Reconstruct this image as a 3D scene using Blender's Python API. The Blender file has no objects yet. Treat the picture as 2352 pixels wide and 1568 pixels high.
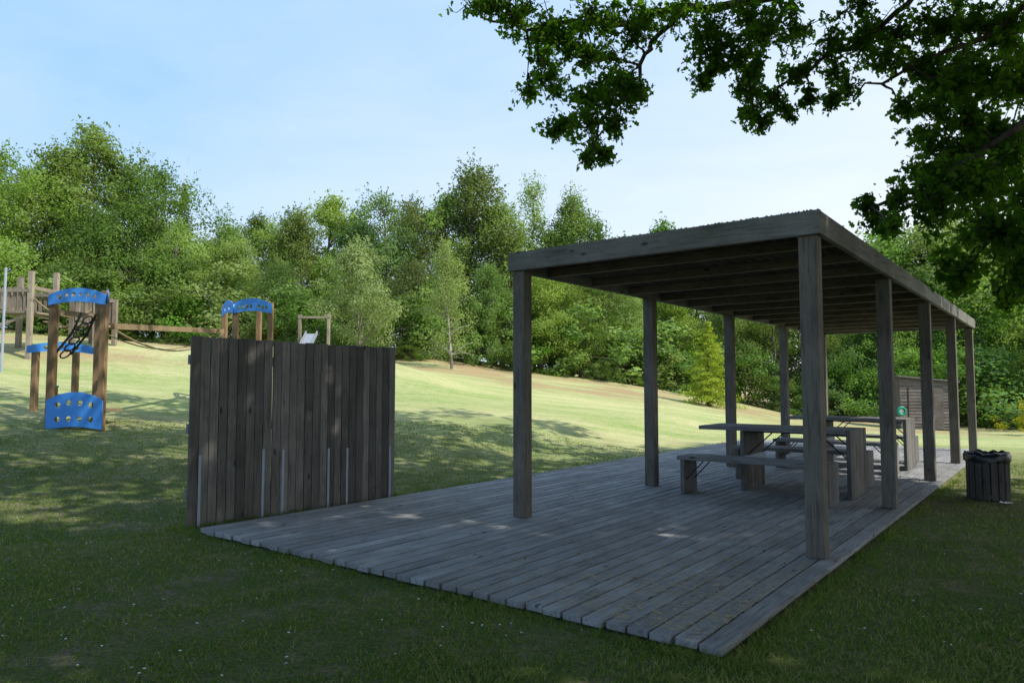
import bpy, math, random
import numpy as np
from mathutils import Vector, Matrix, noise
random.seed(7); RNG=np.random.default_rng(11)
SC=bpy.context.scene
COL=SC.collection
D2R=math.radians
ANG=D2R(52.3)
SUN_AZ=118.0; SUN_EL=51.0   # azimuth clockwise from +Y
SD=Vector((math.sin(D2R(SUN_AZ))*math.cos(D2R(SUN_EL)),math.cos(D2R(SUN_AZ))*math.cos(D2R(SUN_EL)),math.sin(D2R(SUN_EL))))

# ------------------------------------------------------------------ helpers
def link(o,parent=None):
    COL.objects.link(o)
    if parent: o.parent=parent
    return o
def empty(name,loc=(0,0,0),rz=0):
    e=bpy.data.objects.new(name,None); e.empty_display_size=.2
    e.location=loc; e.rotation_euler=(0,0,rz); COL.objects.link(e); return e
class MB:
    def __init__(s): s.v=[];s.f=[];s.m=[]
    def add(s,vs,fs,m=0):
        n=len(s.v); s.v+= [tuple(p) for p in vs]; s.f+=[tuple(i+n for i in f) for f in fs]; s.m+=[m]*len(fs)
    def box(s,x0,x1,y0,y1,z0,z1,m=0,jit=0):
        j=lambda:random.uniform(-jit,jit) if jit else 0
        dz0,dz1=j(),j(); dy0,dy1=j(),j()
        vs=[(x0,y0+dy0,z0+dz0),(x1,y0+dy1,z0+dz1),(x1,y1+dy1,z0+dz1),(x0,y1+dy0,z0+dz0),
            (x0,y0+dy0,z1+dz0),(x1,y0+dy1,z1+dz1),(x1,y1+dy1,z1+dz1),(x0,y1+dy0,z1+dz0)]
        s.add(vs,[(0,3,2,1),(4,5,6,7),(0,1,5,4),(1,2,6,5),(2,3,7,6),(3,0,4,7)],m)
    def beam(s,p,q,w,h,m=0,up=(0,0,1)):
        p=Vector(p);q=Vector(q);d=(q-p).normalized();u=Vector(up)
        if abs(d.dot(u))>.99: u=Vector((1,0,0))
        r=d.cross(u).normalized();u=r.cross(d).normalized();r*=w/2;u*=h/2
        vs=[p-r-u,p+r-u,p+r+u,p-r+u,q-r-u,q+r-u,q+r+u,q-r+u]
        s.add(vs,[(0,1,2,3),(7,6,5,4),(0,4,5,1),(1,5,6,2),(2,6,7,3),(3,7,4,0)],m)
    def tube(s,pts,rad,n=7,m=0,cap=True):
        pts=[Vector(p) for p in pts]; k=len(pts)
        if not hasattr(rad,'__len__'): rad=[rad]*k
        ref=None; vs=[]
        for i,p in enumerate(pts):
            d=(pts[min(i+1,k-1)]-pts[max(i-1,0)])
            if d.length<1e-6: d=Vector((0,0,1))
            d.normalize()
            if ref is None: ref=Vector((1,0,0)) if abs(d.x)<.8 else Vector((0,1,0))
            a=(ref-d*ref.dot(d)).normalized(); b=d.cross(a); ref=a
            for j in range(n):
                t=2*math.pi*j/n; vs.append(p+(a*math.cos(t)+b*math.sin(t))*rad[i])
        fs=[]
        for i in range(k-1):
            for j in range(n):
                fs.append((i*n+j,i*n+(j+1)%n,(i+1)*n+(j+1)%n,(i+1)*n+j))
        if cap: fs.append(tuple(range(n-1,-1,-1))); fs.append(tuple((k-1)*n+j for j in range(n)))
        s.add(vs,fs,m)
    def obj(s,name,mats,parent=None,bevel=0,smooth=False,loc=None,rz=0):
        me=bpy.data.meshes.new(name); me.from_pydata(s.v,[],s.f)
        for m in (mats if isinstance(mats,(list,tuple)) else [mats]): me.materials.append(m)
        me.polygons.foreach_set('material_index',s.m)
        if smooth: me.polygons.foreach_set('use_smooth',[True]*len(s.f))
        me.update(); o=bpy.data.objects.new(name,me)
        if loc: o.location=loc
        o.rotation_euler=(0,0,rz)
        link(o,parent)
        if bevel:
            b=o.modifiers.new('b','BEVEL'); b.width=bevel; b.segments=2; b.limit_method='ANGLE'
        return o

class NT:
    def __init__(s,name):
        s.mat=bpy.data.materials.new(name); s.mat.use_nodes=True; s.t=s.mat.node_tree; s.t.nodes.clear()
        s.out=s.t.nodes.new('ShaderNodeOutputMaterial')
    def n(s,typ,ins=None,**k):
        nd=s.t.nodes.new(typ)
        for a,b in k.items(): setattr(nd,a,b)
        for a,b in (ins or {}).items():
            sk=nd.inputs[a]
            if isinstance(b,bpy.types.NodeSocket): s.t.links.new(b,sk)
            else:
                if sk.type=='RGBA' and len(b)==3: b=(*b,1)
                sk.default_value=b
        return nd
    def noise(s,vec,scale,detail=4,rough=.55,dist=0):
        return s.n('ShaderNodeTexNoise',{'Vector':vec,'Scale':scale,'Detail':detail,'Roughness':rough,'Distortion':dist}).outputs['Fac']
    def ramp(s,fac,stops,interp='LINEAR'):
        r=s.n('ShaderNodeValToRGB',{'Fac':fac}); r.color_ramp.interpolation=interp
        e=r.color_ramp.elements
        while len(e)<len(stops): e.new(.5)
        for i,(p,c) in enumerate(stops):
            e[i].position=p; e[i].color=(*c,1) if hasattr(c,'__len__') else (c,c,c,1)
        return r.outputs['Color']
    def mix(s,f,a,b,mode='MIX'):
        m=s.n('ShaderNodeMix',data_type='RGBA',blend_type=mode)
        for k,val in ((0,f),(6,a),(7,b)):
            if isinstance(val,bpy.types.NodeSocket): s.t.links.new(val,m.inputs[k])
            else: m.inputs[k].default_value=(*val,1) if hasattr(val,'__len__') else val
        return m.outputs[2]
    def math(s,op,a,b=0,clamp=False):
        m=s.n('ShaderNodeMath',operation=op,use_clamp=clamp)
        for k,val in ((0,a),(1,b)):
            if isinstance(val,bpy.types.NodeSocket): s.t.links.new(val,m.inputs[k])
            else: m.inputs[k].default_value=val
        return m.outputs[0]
    def fin(s,color,rough=.8,bump=None,bs=.3,bd=.01,spec=.3,metal=0):
        p=s.n('ShaderNodeBsdfPrincipled',{'Roughness':rough,'Metallic':metal,'Specular IOR Level':spec})
        if isinstance(color,bpy.types.NodeSocket): s.t.links.new(color,p.inputs['Base Color'])
        else: p.inputs['Base Color'].default_value=(*color,1)
        if bump is not None:
            b=s.n('ShaderNodeBump',{'Height':bump,'Strength':bs,'Distance':bd}); s.t.links.new(b.outputs[0],p.inputs['Normal'])
        s.t.links.new(p.outputs[0],s.out.inputs[0]); return s.mat

def wood(name,c1,c2,axis,var=.35,knots=True,stain=None):
    w=NT(name); co=w.n('ShaderNodeTexCoord').outputs['Object']
    rnd=w.n('ShaderNodeNewGeometry').outputs['Random Per Island']
    off=w.n('ShaderNodeCombineXYZ',{0:w.math('MULTIPLY',rnd,31),1:w.math('MULTIPLY',rnd,17),2:w.math('MULTIPLY',rnd,23)}).outputs[0]
    v=w.n('ShaderNodeVectorMath',{0:co,1:off},operation='ADD').outputs[0]
    sc=[1,1,1]; sc[axis]=.06
    mp=w.n('ShaderNodeMapping',{'Vector':v,'Scale':sc}).outputs[0]
    g=w.noise(mp,55,6,.65,.6); g2=w.noise(mp,14,3,.5,.3)
    big=w.noise(v,2.2,4,.6)
    col=w.mix(w.math('MULTIPLY',w.math('ADD',g,g2),.5),c2,c1)
    col=w.mix(.8,col,w.ramp(g,[(.32,.45),(.5,1)]),'MULTIPLY')
    br=w.n('ShaderNodeMapRange',{'Value':rnd,'To Min':1-var,'To Max':1+var*.6}).outputs[0]
    col=w.mix(1,col,w.n('ShaderNodeCombineColor',{0:br,1:br,2:br}).outputs[0],'MULTIPLY')
    col=w.mix(.75,col,w.ramp(big,[(.3,.55),(.65,1.1)]),'MULTIPLY')
    if knots:
        sk=[4,4,4]; sk[axis]=1.6
        mk=w.n('ShaderNodeMapping',{'Vector':v,'Scale':sk}).outputs[0]
        vo=w.n('ShaderNodeTexVoronoi',{'Vector':mk,'Scale':1.6}).outputs['Distance']
        col=w.mix(w.ramp(vo,[(.05,1),(.12,0)]),col,(c2[0]*.35,c2[1]*.35,c2[2]*.35))
    if stain:
        col=w.mix(w.ramp(w.noise(co,1.1,5,.65),[(.5,0),(.7,.7)]),col,stain)
    return w.fin(col,.82,g,.5,.004,.25)

def plain(name,c,rough=.5,metal=0,var=.15,spec=.4):
    w=NT(name); co=w.n('ShaderNodeTexCoord').outputs['Object']
    nz=w.noise(co,9,5,.6)
    col=w.mix(1,c,w.ramp(nz,[(.3,1-var),(.7,1+var*.3)]),'MULTIPLY')
    return w.fin(col,rough,nz,.1,.003,spec,metal)

# ------------------------------------------------------------------ materials
M_deck=wood('deck_wood',(.42,.425,.435),(.21,.21,.215),0,.22,True,(.19,.185,.17))
M_postZ=wood('post_wood',(.27,.245,.205),(.13,.115,.095),2,.2)
M_beamX=wood('beam_wood_long',(.34,.33,.30),(.15,.14,.125),0,.2,True,(.09,.095,.065))
M_beamY=wood('beam_wood_cross',(.34,.33,.30),(.15,.14,.125),1,.2,True,(.09,.095,.065))
M_joist=wood('joist_wood',(.27,.225,.165),(.13,.105,.075),1,.2)
M_sheet=wood('roof_sheet_wood',(.17,.135,.095),(.09,.073,.05),0,.1,False)
M_fence=wood('fence_wood',(.29,.27,.245),(.115,.105,.095),2,.5)
M_tabY=wood('table_wood_long',(.34,.335,.325),(.17,.165,.16),1,.2)
M_tabZ=wood('table_wood_upright',(.26,.25,.23),(.125,.12,.11),2,.3)
M_play=wood('play_wood',(.38,.25,.13),(.22,.135,.07),2,.2)
M_playX=wood('play_beam_wood',(.42,.31,.18),(.25,.18,.10),0,.2)
M_playg=wood('play_grey_wood',(.40,.34,.27),(.23,.19,.145),2,.3)
M_shed=wood('shed_wood',(.27,.23,.21),(.12,.10,.09),0,.35)
M_bin=wood('bin_wood',(.13,.115,.10),(.06,.054,.048),2,.3)
M_galv=plain('galvanised_steel',(.36,.42,.50),.6)
M_dark=plain('dark_metal',(.03,.03,.032),.5,.4)
M_blue=plain('blue_panel',(.06,.31,.85),.35,0,.15,.5)
M_rope=plain('rope',(.30,.24,.12),.9)
M_bag=plain('black_plastic',(.010,.010,.012),.3,0,.3,.5)
M_white=plain('white_paint',(.8,.8,.78),.5)
M_green=plain('green_plastic',(.0,.25,.16),.4)
M_roof=plain('felt_roof',(.16,.15,.14),.9)
def bark(name,c1,c2,sc=9):
    w=NT(name); co=w.n('ShaderNodeTexCoord').outputs['Object']
    mp=w.n('ShaderNodeMapping',{'Vector':co,'Scale':(1,1,.3)}).outputs[0]
    g=w.noise(mp,sc,6,.7,.5)
    return w.fin(w.ramp(g,[(.35,c2),(.62,c1)]),.95,g,.8,.03,.1)
M_bark=bark('oak_bark',(.13,.11,.09),(.035,.03,.025))
M_bark2=bark('grey_bark',(.24,.22,.19),(.08,.072,.06))
M_birch=bark('birch_bark',(.55,.53,.48),(.10,.09,.08),5)

def leafmat(name,c1,c2,c3,trans=.4,objvar=.0):
    w=NT(name); a=w.n('ShaderNodeAttribute',attribute_name='rnd').outputs['Fac']
    b=w.n('ShaderNodeAttribute',attribute_name='clump').outputs['Fac']
    col=w.mix(a,c1,c2); col=w.mix(w.math('MULTIPLY',b,.75),col,c3)
    if objvar:
        r=w.n('ShaderNodeObjectInfo').outputs['Random']
        h=w.n('ShaderNodeMapRange',{'Value':r,'To Min':.5-.03*objvar,'To Max':.5+.02*objvar}).outputs[0]
        vv=w.n('ShaderNodeMapRange',{'Value':w.math('FRACT',w.math('MULTIPLY',r,7.3)),'To Min':1-.30*objvar,'To Max':1+.38*objvar}).outputs[0]
        ss=w.n('ShaderNodeMapRange',{'Value':w.math('FRACT',w.math('MULTIPLY',r,13.7)),'To Min':.8,'To Max':1.05}).outputs[0]
        col=w.n('ShaderNodeHueSaturation',{'Hue':h,'Saturation':ss,'Value':vv,'Color':col}).outputs[0]
    d=w.n('ShaderNodeBsdfDiffuse',{'Color':col}).outputs[0]
    tc=w.mix(1,col,(1.35,1.45,.5),'MULTIPLY')
    t=w.n('ShaderNodeBsdfTranslucent',{'Color':tc}).outputs[0]
    m=w.n('ShaderNodeMixShader',{0:trans,1:d,2:t}).outputs[0]
    w.t.links.new(m,w.out.inputs[0]); return w.mat
L_oak=leafmat('oak_leaves',(.08,.17,.022),(.14,.27,.038),(.05,.12,.02),.6)
L_for=leafmat('forest_leaves',(.18,.285,.07),(.25,.36,.09),(.11,.19,.045),.40,1)
L_pale=leafmat('birch_leaves',(.26,.34,.12),(.32,.39,.15),(.20,.28,.10),.35,.3)
L_spr=leafmat('spruce_needles',(.04,.07,.03),(.05,.09,.035),(.03,.05,.02),.15,.3)
L_yel=leafmat('young_conifer_needles',(.34,.42,.06),(.42,.48,.07),(.24,.32,.05),.3,0)
L_fern=leafmat('undergrowth_leaves',(.12,.24,.04),(.18,.31,.06),(.08,.16,.03),.35,.6)
L_broom=leafmat('broom_flowers',(.5,.42,.02),(.6,.5,.03),(.1,.2,.03),.3,0)

# ------------------------------------------------------------------ leaves
DIAM=np.array([(0,0),(.32,.5),(0,1),(-.32,.5)],float)
OAK=np.array([(0,0),(.16,.2),(.09,.34),(.30,.5),(.18,.64),(.26,.82),(0,1),(-.26,.82),(-.18,.64),(-.30,.5),(-.09,.34),(-.16,.2)],float)
def leaf_mesh(name,cen,size,clump,outline,mat,upbias=.6,extra=None,rng=RNG,out=None):
    N=len(cen); k=len(outline)
    nrm=rng.normal(size=(N,3))
    if out is not None:
        nrm=nrm*.55+out*1.0; nrm[:,2]+=upbias
    else:
        nrm[:,2]=np.abs(nrm[:,2])*.6+upbias
    nrm/=np.linalg.norm(nrm,axis=1)[:,None]
    ax=rng.normal(size=(N,3)); ax-=nrm*(ax*nrm).sum(1)[:,None]; ax/=np.linalg.norm(ax,axis=1)[:,None]
    sd=np.cross(nrm,ax)
    P=cen[:,None,:]+size[:,None,None]*(outline[None,:,0,None]*sd[:,None,:]+(outline[None,:,1,None]-.5)*ax[:,None,:])
    fold=np.abs(outline[:,0])*.5
    P=P+size[:,None,None]*fold[None,:,None]*nrm[:,None,:]
    V=P.reshape(-1,3); ev=[];ef=[]
    if extra: ev,ef=extra[0],extra[1]
    nE=len(ev)
    me=bpy.data.meshes.new(name)
    allv=np.vstack([np.array(ev,float).reshape(-1,3),V]) if nE else V
    loops=[i for f in ef for i in f]; lens=[len(f) for f in ef]
    L=np.concatenate([np.array(loops,int),np.arange(N*k)+nE]); T=np.concatenate([np.array(lens,int),np.full(N,k)])
    me.vertices.add(len(allv)); me.vertices.foreach_set('co',allv.ravel())
    me.loops.add(len(L)); me.loops.foreach_set('vertex_index',L.astype(np.int32))
    me.polygons.add(len(T)); st=np.concatenate([[0],np.cumsum(T)[:-1]])
    me.polygons.foreach_set('loop_start',st.astype(np.int32))
    try: me.polygons.foreach_set('loop_total',T.astype(np.int32))
    except Exception: pass
    me.materials.append(mat)
    mi=np.zeros(len(T),np.int32)
    if extra: me.materials.append(extra[2]); mi[:len(ef)]=1
    me.polygons.foreach_set('material_index',mi)
    me.update(calc_edges=True)
    for nm,arr in (('rnd',rng.random(N)),('clump',clump)):
        at=me.attributes.new(nm,'FLOAT','FACE'); at.data.foreach_set('value',np.concatenate([np.zeros(len(ef)),arr]).astype(np.float32))
    return me

def gen_tree(name,seed,H=10,R=3.6,base=.18,npuff=95,nleaf=210,ls=.15,mat=None,bk=None,profile='round',pr=.085,trunk_r=.16,lean=0,flat=.75):
    rg=np.random.default_rng(seed); rr=random.Random(seed)
    mb=MB(); tp=[]; x=y=0
    for i in range(8):
        t=i/7; tp.append(Vector((x+lean*t*t,y,t*H*.86-.3*(i==0)))); x+=rr.uniform(-.12,.12)*H/10; y+=rr.uniform(-.12,.12)*H/10
    mb.tube(tp,[trunk_r*(1.25 if i==0 else 1)*(1-.85*i/7) for i in range(8)],8)
    def tr(z):
        t=max(0,min(6.999,(z/(H*.86))*7)); i=int(t); return tp[i].lerp(tp[i+1],t-i)
    cs=[];sz=[];cl=[];on=[]
    lob=[(rr.uniform(0,6.28),rr.uniform(.15,.3)) for _ in range(3)]
    for p in range(npuff):
        t=rr.random()**.9
        if profile=='round': w=math.sin(math.pi*min(1,(.12+.88*t))**.85)**.6
        elif profile=='tall': w=(1-t)**.6*.9+.12
        elif profile=='vase': w=.45+.75*t if t<.7 else (1-t)/.3*.97
        else: w=1-t
        a=rr.uniform(0,6.283)
        w*=1+sum(q*math.sin((i+2)*a+ph+t*5) for i,(ph,q) in enumerate(lob))
        rad=R*w*(rr.random()**.4)
        z=H*(base+(1-base)*t*.95)
        axp=tr(z)
        c=Vector((axp.x+rad*math.cos(a),axp.y+rad*math.sin(a),z+rr.uniform(-.3,.3)-(.12*rad if profile!='vase' else 0)))
        q=pr*H*rr.uniform(.5,1.4)
        st=tr(max(.12*H,z-rad*rr.uniform(.5,1.0)))
        mid=st.lerp(c,.5)+Vector((rr.uniform(-.2,.2),rr.uniform(-.2,.2),.1*rad))
        if rr.random()<.6: mb.tube([st,mid,c],[trunk_r*.28,trunk_r*.16,.012],5,cap=False)
        n=int(nleaf*(q/(pr*H))**2*rr.uniform(.5,1.2))
        g=rg.normal(size=(n,3)); g/=np.linalg.norm(g,axis=1)[:,None]; nn=g.copy(); g*=(rg.random(n)**.4)[:,None]*q
        g[:,2]*=flat
        for _ in range(3):
            d=rg.normal(size=3); d[2]=abs(d[2])+.6; d/=np.linalg.norm(d); m=rg.random(n)<.04
            s_=rg.random(n)[:,None]; g[m]=(d[None]*q*(.6+.8*s_)+rg.normal(0,.05*q,(n,3)))[m]
        rd_=np.array((math.cos(a),math.sin(a),.25))*.5*min(1,rad/R)
        cs.append(g+np.array(c)); sz.append(ls*rg.uniform(.6,1.25,n)); cl.append(np.full(n,rr.random())); on.append(nn+rd_)
    return leaf_mesh(name,np.vstack(cs),np.concatenate(sz),np.concatenate(cl),DIAM,mat,.15,(mb.v,mb.f,bk),rg,np.vstack(on))

def gen_conifer(name,seed,H,R,mat,bk,nl=9000,ls=.16):
    rg=np.random.default_rng(seed); mb=MB(); mb.tube([(0,0,-.2),(0,0,H*.5),(0,0,H)],[.12,.07,.01],6)
    cs=[];cl=[]
    nb=int(H*22)
    for i in range(nb):
        t=i/nb; z=H*(.06+.94*t); r=R*(1-t)**.9*rg.uniform(.6,1.15)+.05; a=i*2.4+rg.uniform(-.3,.3)
        n=int(nl/nb*(1.7-1.4*t)); s=rg.random(n)**.7
        x=np.cos(a)*r*s; y=np.sin(a)*r*s; zz=z-.25*r*s+.1*r*s**2
        sp=.10*r+.03
        P=np.stack([x+rg.normal(0,sp,n),y+rg.normal(0,sp,n),zz+rg.normal(0,sp*.35,n)],1)
        cs.append(P); cl.append(np.full(n,rg.random()))
    c=np.vstack(cs)
    return leaf_mesh(name,c,ls*rg.uniform(.6,1.2,len(c)),np.concatenate(cl),DIAM*np.array([.6,1]),mat,.3,(mb.v,mb.f,bk),rg)

# ------------------------------------------------------------------ terrain
TH=[-90,-40,-35,-31.8,-22.3,-16,-6.1,1.9,10.4,16.5,21.6,28,35,60,90]
ZF=[2.5,3.8,3.8,3.7,3.45,3.2,3.0,2.15,1.25,.5,-.25,-.6,-.7,-.5,-.3]
def Hh(x,y,fine=True):
    x=np.asarray(x,float); y=np.asarray(y,float)
    r=np.hypot(x,y); th=np.degrees(np.arctan2(x,y))
    zf=np.interp(th,TH,ZF,left=2.5,right=-.3)
    back=np.clip((130-np.abs(th))/40,0,1); zf=zf*back
    f=np.clip((r-8)/30,0,1.0)**1.15
    b=-.7912*x+.6115*y; a=.6115*x+.7912*y
    m=np.clip((b-6.5)/3.0,0,1); m=m*m*(3-2*m); m2=np.clip((a-17.5)/6,0,1)
    z=np.where(zf>0,zf*f*np.maximum(m,m2),zf*f*np.maximum(m2,m))
    z=z+.95*np.exp(-(((x+6.0)/3.2)**2+((y-23)/2.4)**2))
    z=z+.70*np.exp(-(((x+12.5)/4.5)**2+((y-23)/3.0)**2))
    dm=np.clip((r-7)/8,0,1)
    z=z+dm*np.maximum(m,m2)*(.025*np.sin(x*.6+1.3)*np.sin(y*.5)+.012*np.sin(x*2.1+y*1.3))
    z=z+np.clip((r-60)/120,0,3)*3.0
    return z-.055
def hz(x,y): return float(Hh(x,y))
radii=[0]+list(np.concatenate([np.arange(.6,14,.35),np.arange(14,45,.6),np.geomspace(46,900,40)]))
NA=300; gv=[(0,0,hz(0,0))];gf=[]
rr_=np.array(radii[1:]); aa=np.linspace(0,2*math.pi,NA,endpoint=False)
RX=rr_[:,None]*np.sin(aa)[None]; RY=rr_[:,None]*np.cos(aa)[None]; RZ=Hh(RX,RY)
gv+=list(map(tuple,np.stack([RX,RY,RZ],-1).reshape(-1,3)))
for j in range(NA): gf.append((0,1+(j+1)%NA,1+j))
for i in range(len(rr_)-1):
    for j in range(NA):
        a0=1+i*NA+j;a1=1+i*NA+(j+1)%NA; gf.append((a0,a1,a1+NA,a0+NA))
w=NT('meadow_ground'); co=w.n('ShaderNodeTexCoord').outputs['Object']
sep=w.n('ShaderNodeSeparateXYZ',{0:co})
n1=w.noise(co,.9,6,.65); n2=w.noise(co,7,6,.7); n3=w.noise(co,55,5,.8); n4=w.noise(co,22,5,.8)
st=w.noise(w.n('ShaderNodeMapping',{'Vector':co,'Rotation':(0,0,-.10),'Scale':(.16,1.1,1)}).outputs[0],1.1,6,.68)
st2=w.noise(w.n('ShaderNodeMapping',{'Vector':co,'Rotation':(0,0,.1),'Scale':(.35,1,1)}).outputs[0],.35,5,.6)
fine=w.noise(w.n('ShaderNodeMapping',{'Vector':co,'Rotation':(0,0,-.10),'Scale':(.45,2.2,1)}).outputs[0],6,6,.8)
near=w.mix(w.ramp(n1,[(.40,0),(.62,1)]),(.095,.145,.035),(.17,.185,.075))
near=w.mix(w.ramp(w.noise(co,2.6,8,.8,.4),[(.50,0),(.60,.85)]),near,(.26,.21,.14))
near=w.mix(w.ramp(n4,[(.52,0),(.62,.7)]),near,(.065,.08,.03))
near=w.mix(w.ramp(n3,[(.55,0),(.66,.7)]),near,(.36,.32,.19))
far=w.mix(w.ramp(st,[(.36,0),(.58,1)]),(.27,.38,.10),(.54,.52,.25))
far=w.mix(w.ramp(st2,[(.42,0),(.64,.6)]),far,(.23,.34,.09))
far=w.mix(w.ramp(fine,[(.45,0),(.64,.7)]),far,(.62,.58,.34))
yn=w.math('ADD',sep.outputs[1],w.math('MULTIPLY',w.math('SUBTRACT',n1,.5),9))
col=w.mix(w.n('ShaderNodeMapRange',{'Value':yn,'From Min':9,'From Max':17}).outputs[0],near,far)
nb_=w.noise(w.n('ShaderNodeMapping',{'Vector':co,'Scale':(.4,1,1)}).outputs[0],.6,5,.65)
bx=w.n('ShaderNodeMapRange',{'Value':w.math('ADD',sep.outputs[2],w.math('MULTIPLY',w.math('SUBTRACT',n2,.5),1.2)),'From Min':1.6,'From Max':2.2}).outputs[0]
cr=w.n('ShaderNodeMapRange',{'Value':w.math('ADD',sep.outputs[1],w.math('MULTIPLY',w.math('SUBTRACT',nb_,.5),10)),'From Min':24,'From Max':29}).outputs[0]
bx=w.math('MULTIPLY',w.math('MAXIMUM',bx,cr),w.ramp(nb_,[(.40,.0),(.56,.85)]))
col=w.mix(bx,col,(.40,.28,.16))
dx=w.math('MULTIPLY',w.math('SUBTRACT',sep.outputs[0],5.0),.7); dy=w.math('MULTIPLY',w.math('SUBTRACT',sep.outputs[1],7.9),.8)
dd=w.math('ADD',w.math('ADD',w.math('MULTIPLY',dx,dx),w.math('MULTIPLY',dy,dy)),w.math('MULTIPLY',w.math('SUBTRACT',n2,.5),1.6))
col=w.mix(w.ramp(dd,[(.1,.8),(.75,0)]),col,(.17,.125,.085))
col=w.mix(.6,col,w.ramp(n3,[(.34,.35),(.6,1.2)]),'MULTIPLY')
w.fin(col,.95,w.math('ADD',n3,w.math('MULTIPLY',n2,2)),.8,.03,.1)
M_ground=w.mat
g=MB(); g.v=gv; g.f=gf; g.m=[0]*len(gf); g.obj('meadow_ground',M_ground,smooth=True)

# ------------------------------------------------------------------ grass blades near camera
def blades(name,n,rmin,rmax,h0,h1,mat,accept=None,wd=.0035):
    rg=RNG
    th=rg.uniform(-.75,.75,n); u=rg.random(n); r=rmin*(rmax/rmin)**u
    x=r*np.sin(th); y=r*np.cos(th)
    a=.6115*x+.7912*y; b=-.7912*x+.6115*y
    ok=~((a>3.38)&(a<17.1)&(b>1.33)&(b<6.13))
    pn=np.sin(x*3.1+np.sin(y*2.3)*1.7)*np.sin(y*2.7+np.sin(x*1.9)*2)
    ok&=(rg.random(n)<.55+.45*pn)
    if accept is not None: ok&=accept(a,b,rg)
    x=x[ok];y=y[ok];r=r[ok];n=len(x); z=Hh(x,y)
    h=rg.uniform(h0,h1,n)*(.7+.5*rg.random(n)); wv=wd*(.6+r*.13)
    ph=rg.uniform(0,6.283,n); ln=rg.uniform(.3,1.6,n)*h
    dx=np.cos(ph);dy=np.sin(ph); pa=rg.uniform(0,6.283,n); sx=np.cos(pa)*wv;sy=np.sin(pa)*wv
    V=np.empty((n,3,3)); V[:,0]=np.stack([x-sx,y-sy,z-.005],1);V[:,1]=np.stack([x+sx,y+sy,z-.005],1)
    V[:,2]=np.stack([x+dx*ln,y+dy*ln,z+h],1)
    me=bpy.data.meshes.new(name); me.vertices.add(n*3); me.vertices.foreach_set('co',V.ravel())
    me.loops.add(n*3); me.loops.foreach_set('vertex_index',np.arange(n*3,dtype=np.int32))
    me.polygons.add(n); me.polygons.foreach_set('loop_start',np.arange(0,n*3,3,dtype=np.int32))
    try: me.polygons.foreach_set('loop_total',np.full(n,3,np.int32))
    except Exception: pass
    me.update(calc_edges=True); me.materials.append(mat)
    for nm,arr in (('rnd',rg.random(n)),('clump',(rg.random(n)<.35+.25*pn[ok]).astype(float)*rg.random(n)*1.3)):
        at=me.attributes.new(nm,'FLOAT','FACE'); at.data.foreach_set('value',arr.astype(np.float32))
    o=bpy.data.objects.new(name,me); link(o); return o
L_grass=leafmat('grass_blades',(.08,.16,.022),(.16,.25,.05),(.36,.32,.17),.3)
L_tuft=leafmat('tall_grass',(.08,.15,.025),(.14,.22,.045),(.28,.27,.12),.35)
blades('grass_turf',380000,1.8,15,.012,.035,L_grass)
edge=lambda a,b,rg:((np.abs(b-6.2)<.09)&(a>3.3)&(a<17))|((np.abs(b-6.45)<.12)&(a>3.3)&(a<6.1))|((np.abs(b-1.28)<.06)&(a>3.3)&(a<17)&(rg.random(len(a))<.6))|((np.abs(a-3.33)<.05)&(b>1.2)&(b<6.3)&(rg.random(len(a))<.6))
blades('grass_edge_tufts',420000,3,18,.02,.065,L_tuft,accept=edge)
mb=MB(); rs=random.Random(12)
for i in range(420):
    r=rs.uniform(3.5,11); t=rs.uniform(-.70,-.05) if rs.random()<.8 else rs.uniform(-.1,.7); x=r*math.sin(t);y=r*math.cos(t)
    a=.6115*x+.7912*y; b=-.7912*x+.6115*y
    if (a>3.3 and a<17.2 and b>1.2 and b<6.6): continue
    z=hz(x,y)+.03; s=rs.uniform(.004,.009)
    mb.add([(x+s*math.cos(k),y+s*math.sin(k),z+rs.uniform(-.002,.002)) for k in (0,1.05,2.1,3.14,4.2,5.25)],[tuple(range(6))])
mb.obj('daisies',M_white)

# ------------------------------------------------------------------ deck
mb=MB(); b=1.35; nb=36; W=(6.12-1.35)/nb
for i in range(nb):
    b0=1.35+i*W; a=3.40+random.uniform(-.012,.012)
    cuts=[a]; p=a+random.uniform(1.5,4.2)
    while p<15.8: cuts.append(p); p+=random.uniform(3,4.2)
    cuts.append(17.0+random.uniform(-.01,.01))
    for q in range(len(cuts)-1):
        mb.box(cuts[q]+(.002 if q else 0),cuts[q+1]-.002,b0+.008,b0+W-.008,-.038,0,jit=.0022)
mb.obj('wooden_deck',M_deck,bevel=.003,rz=ANG)
DK=bpy.data.objects['wooden_deck']
mb=MB()
for i in range(24):
    a=3.46+i*.585; mb.box(a,a+.05,1.38,6.09,-.16,-.041)
mb.obj('deck_joists',plain('bearer_wood',(.05,.045,.04),.9),DK)
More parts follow.
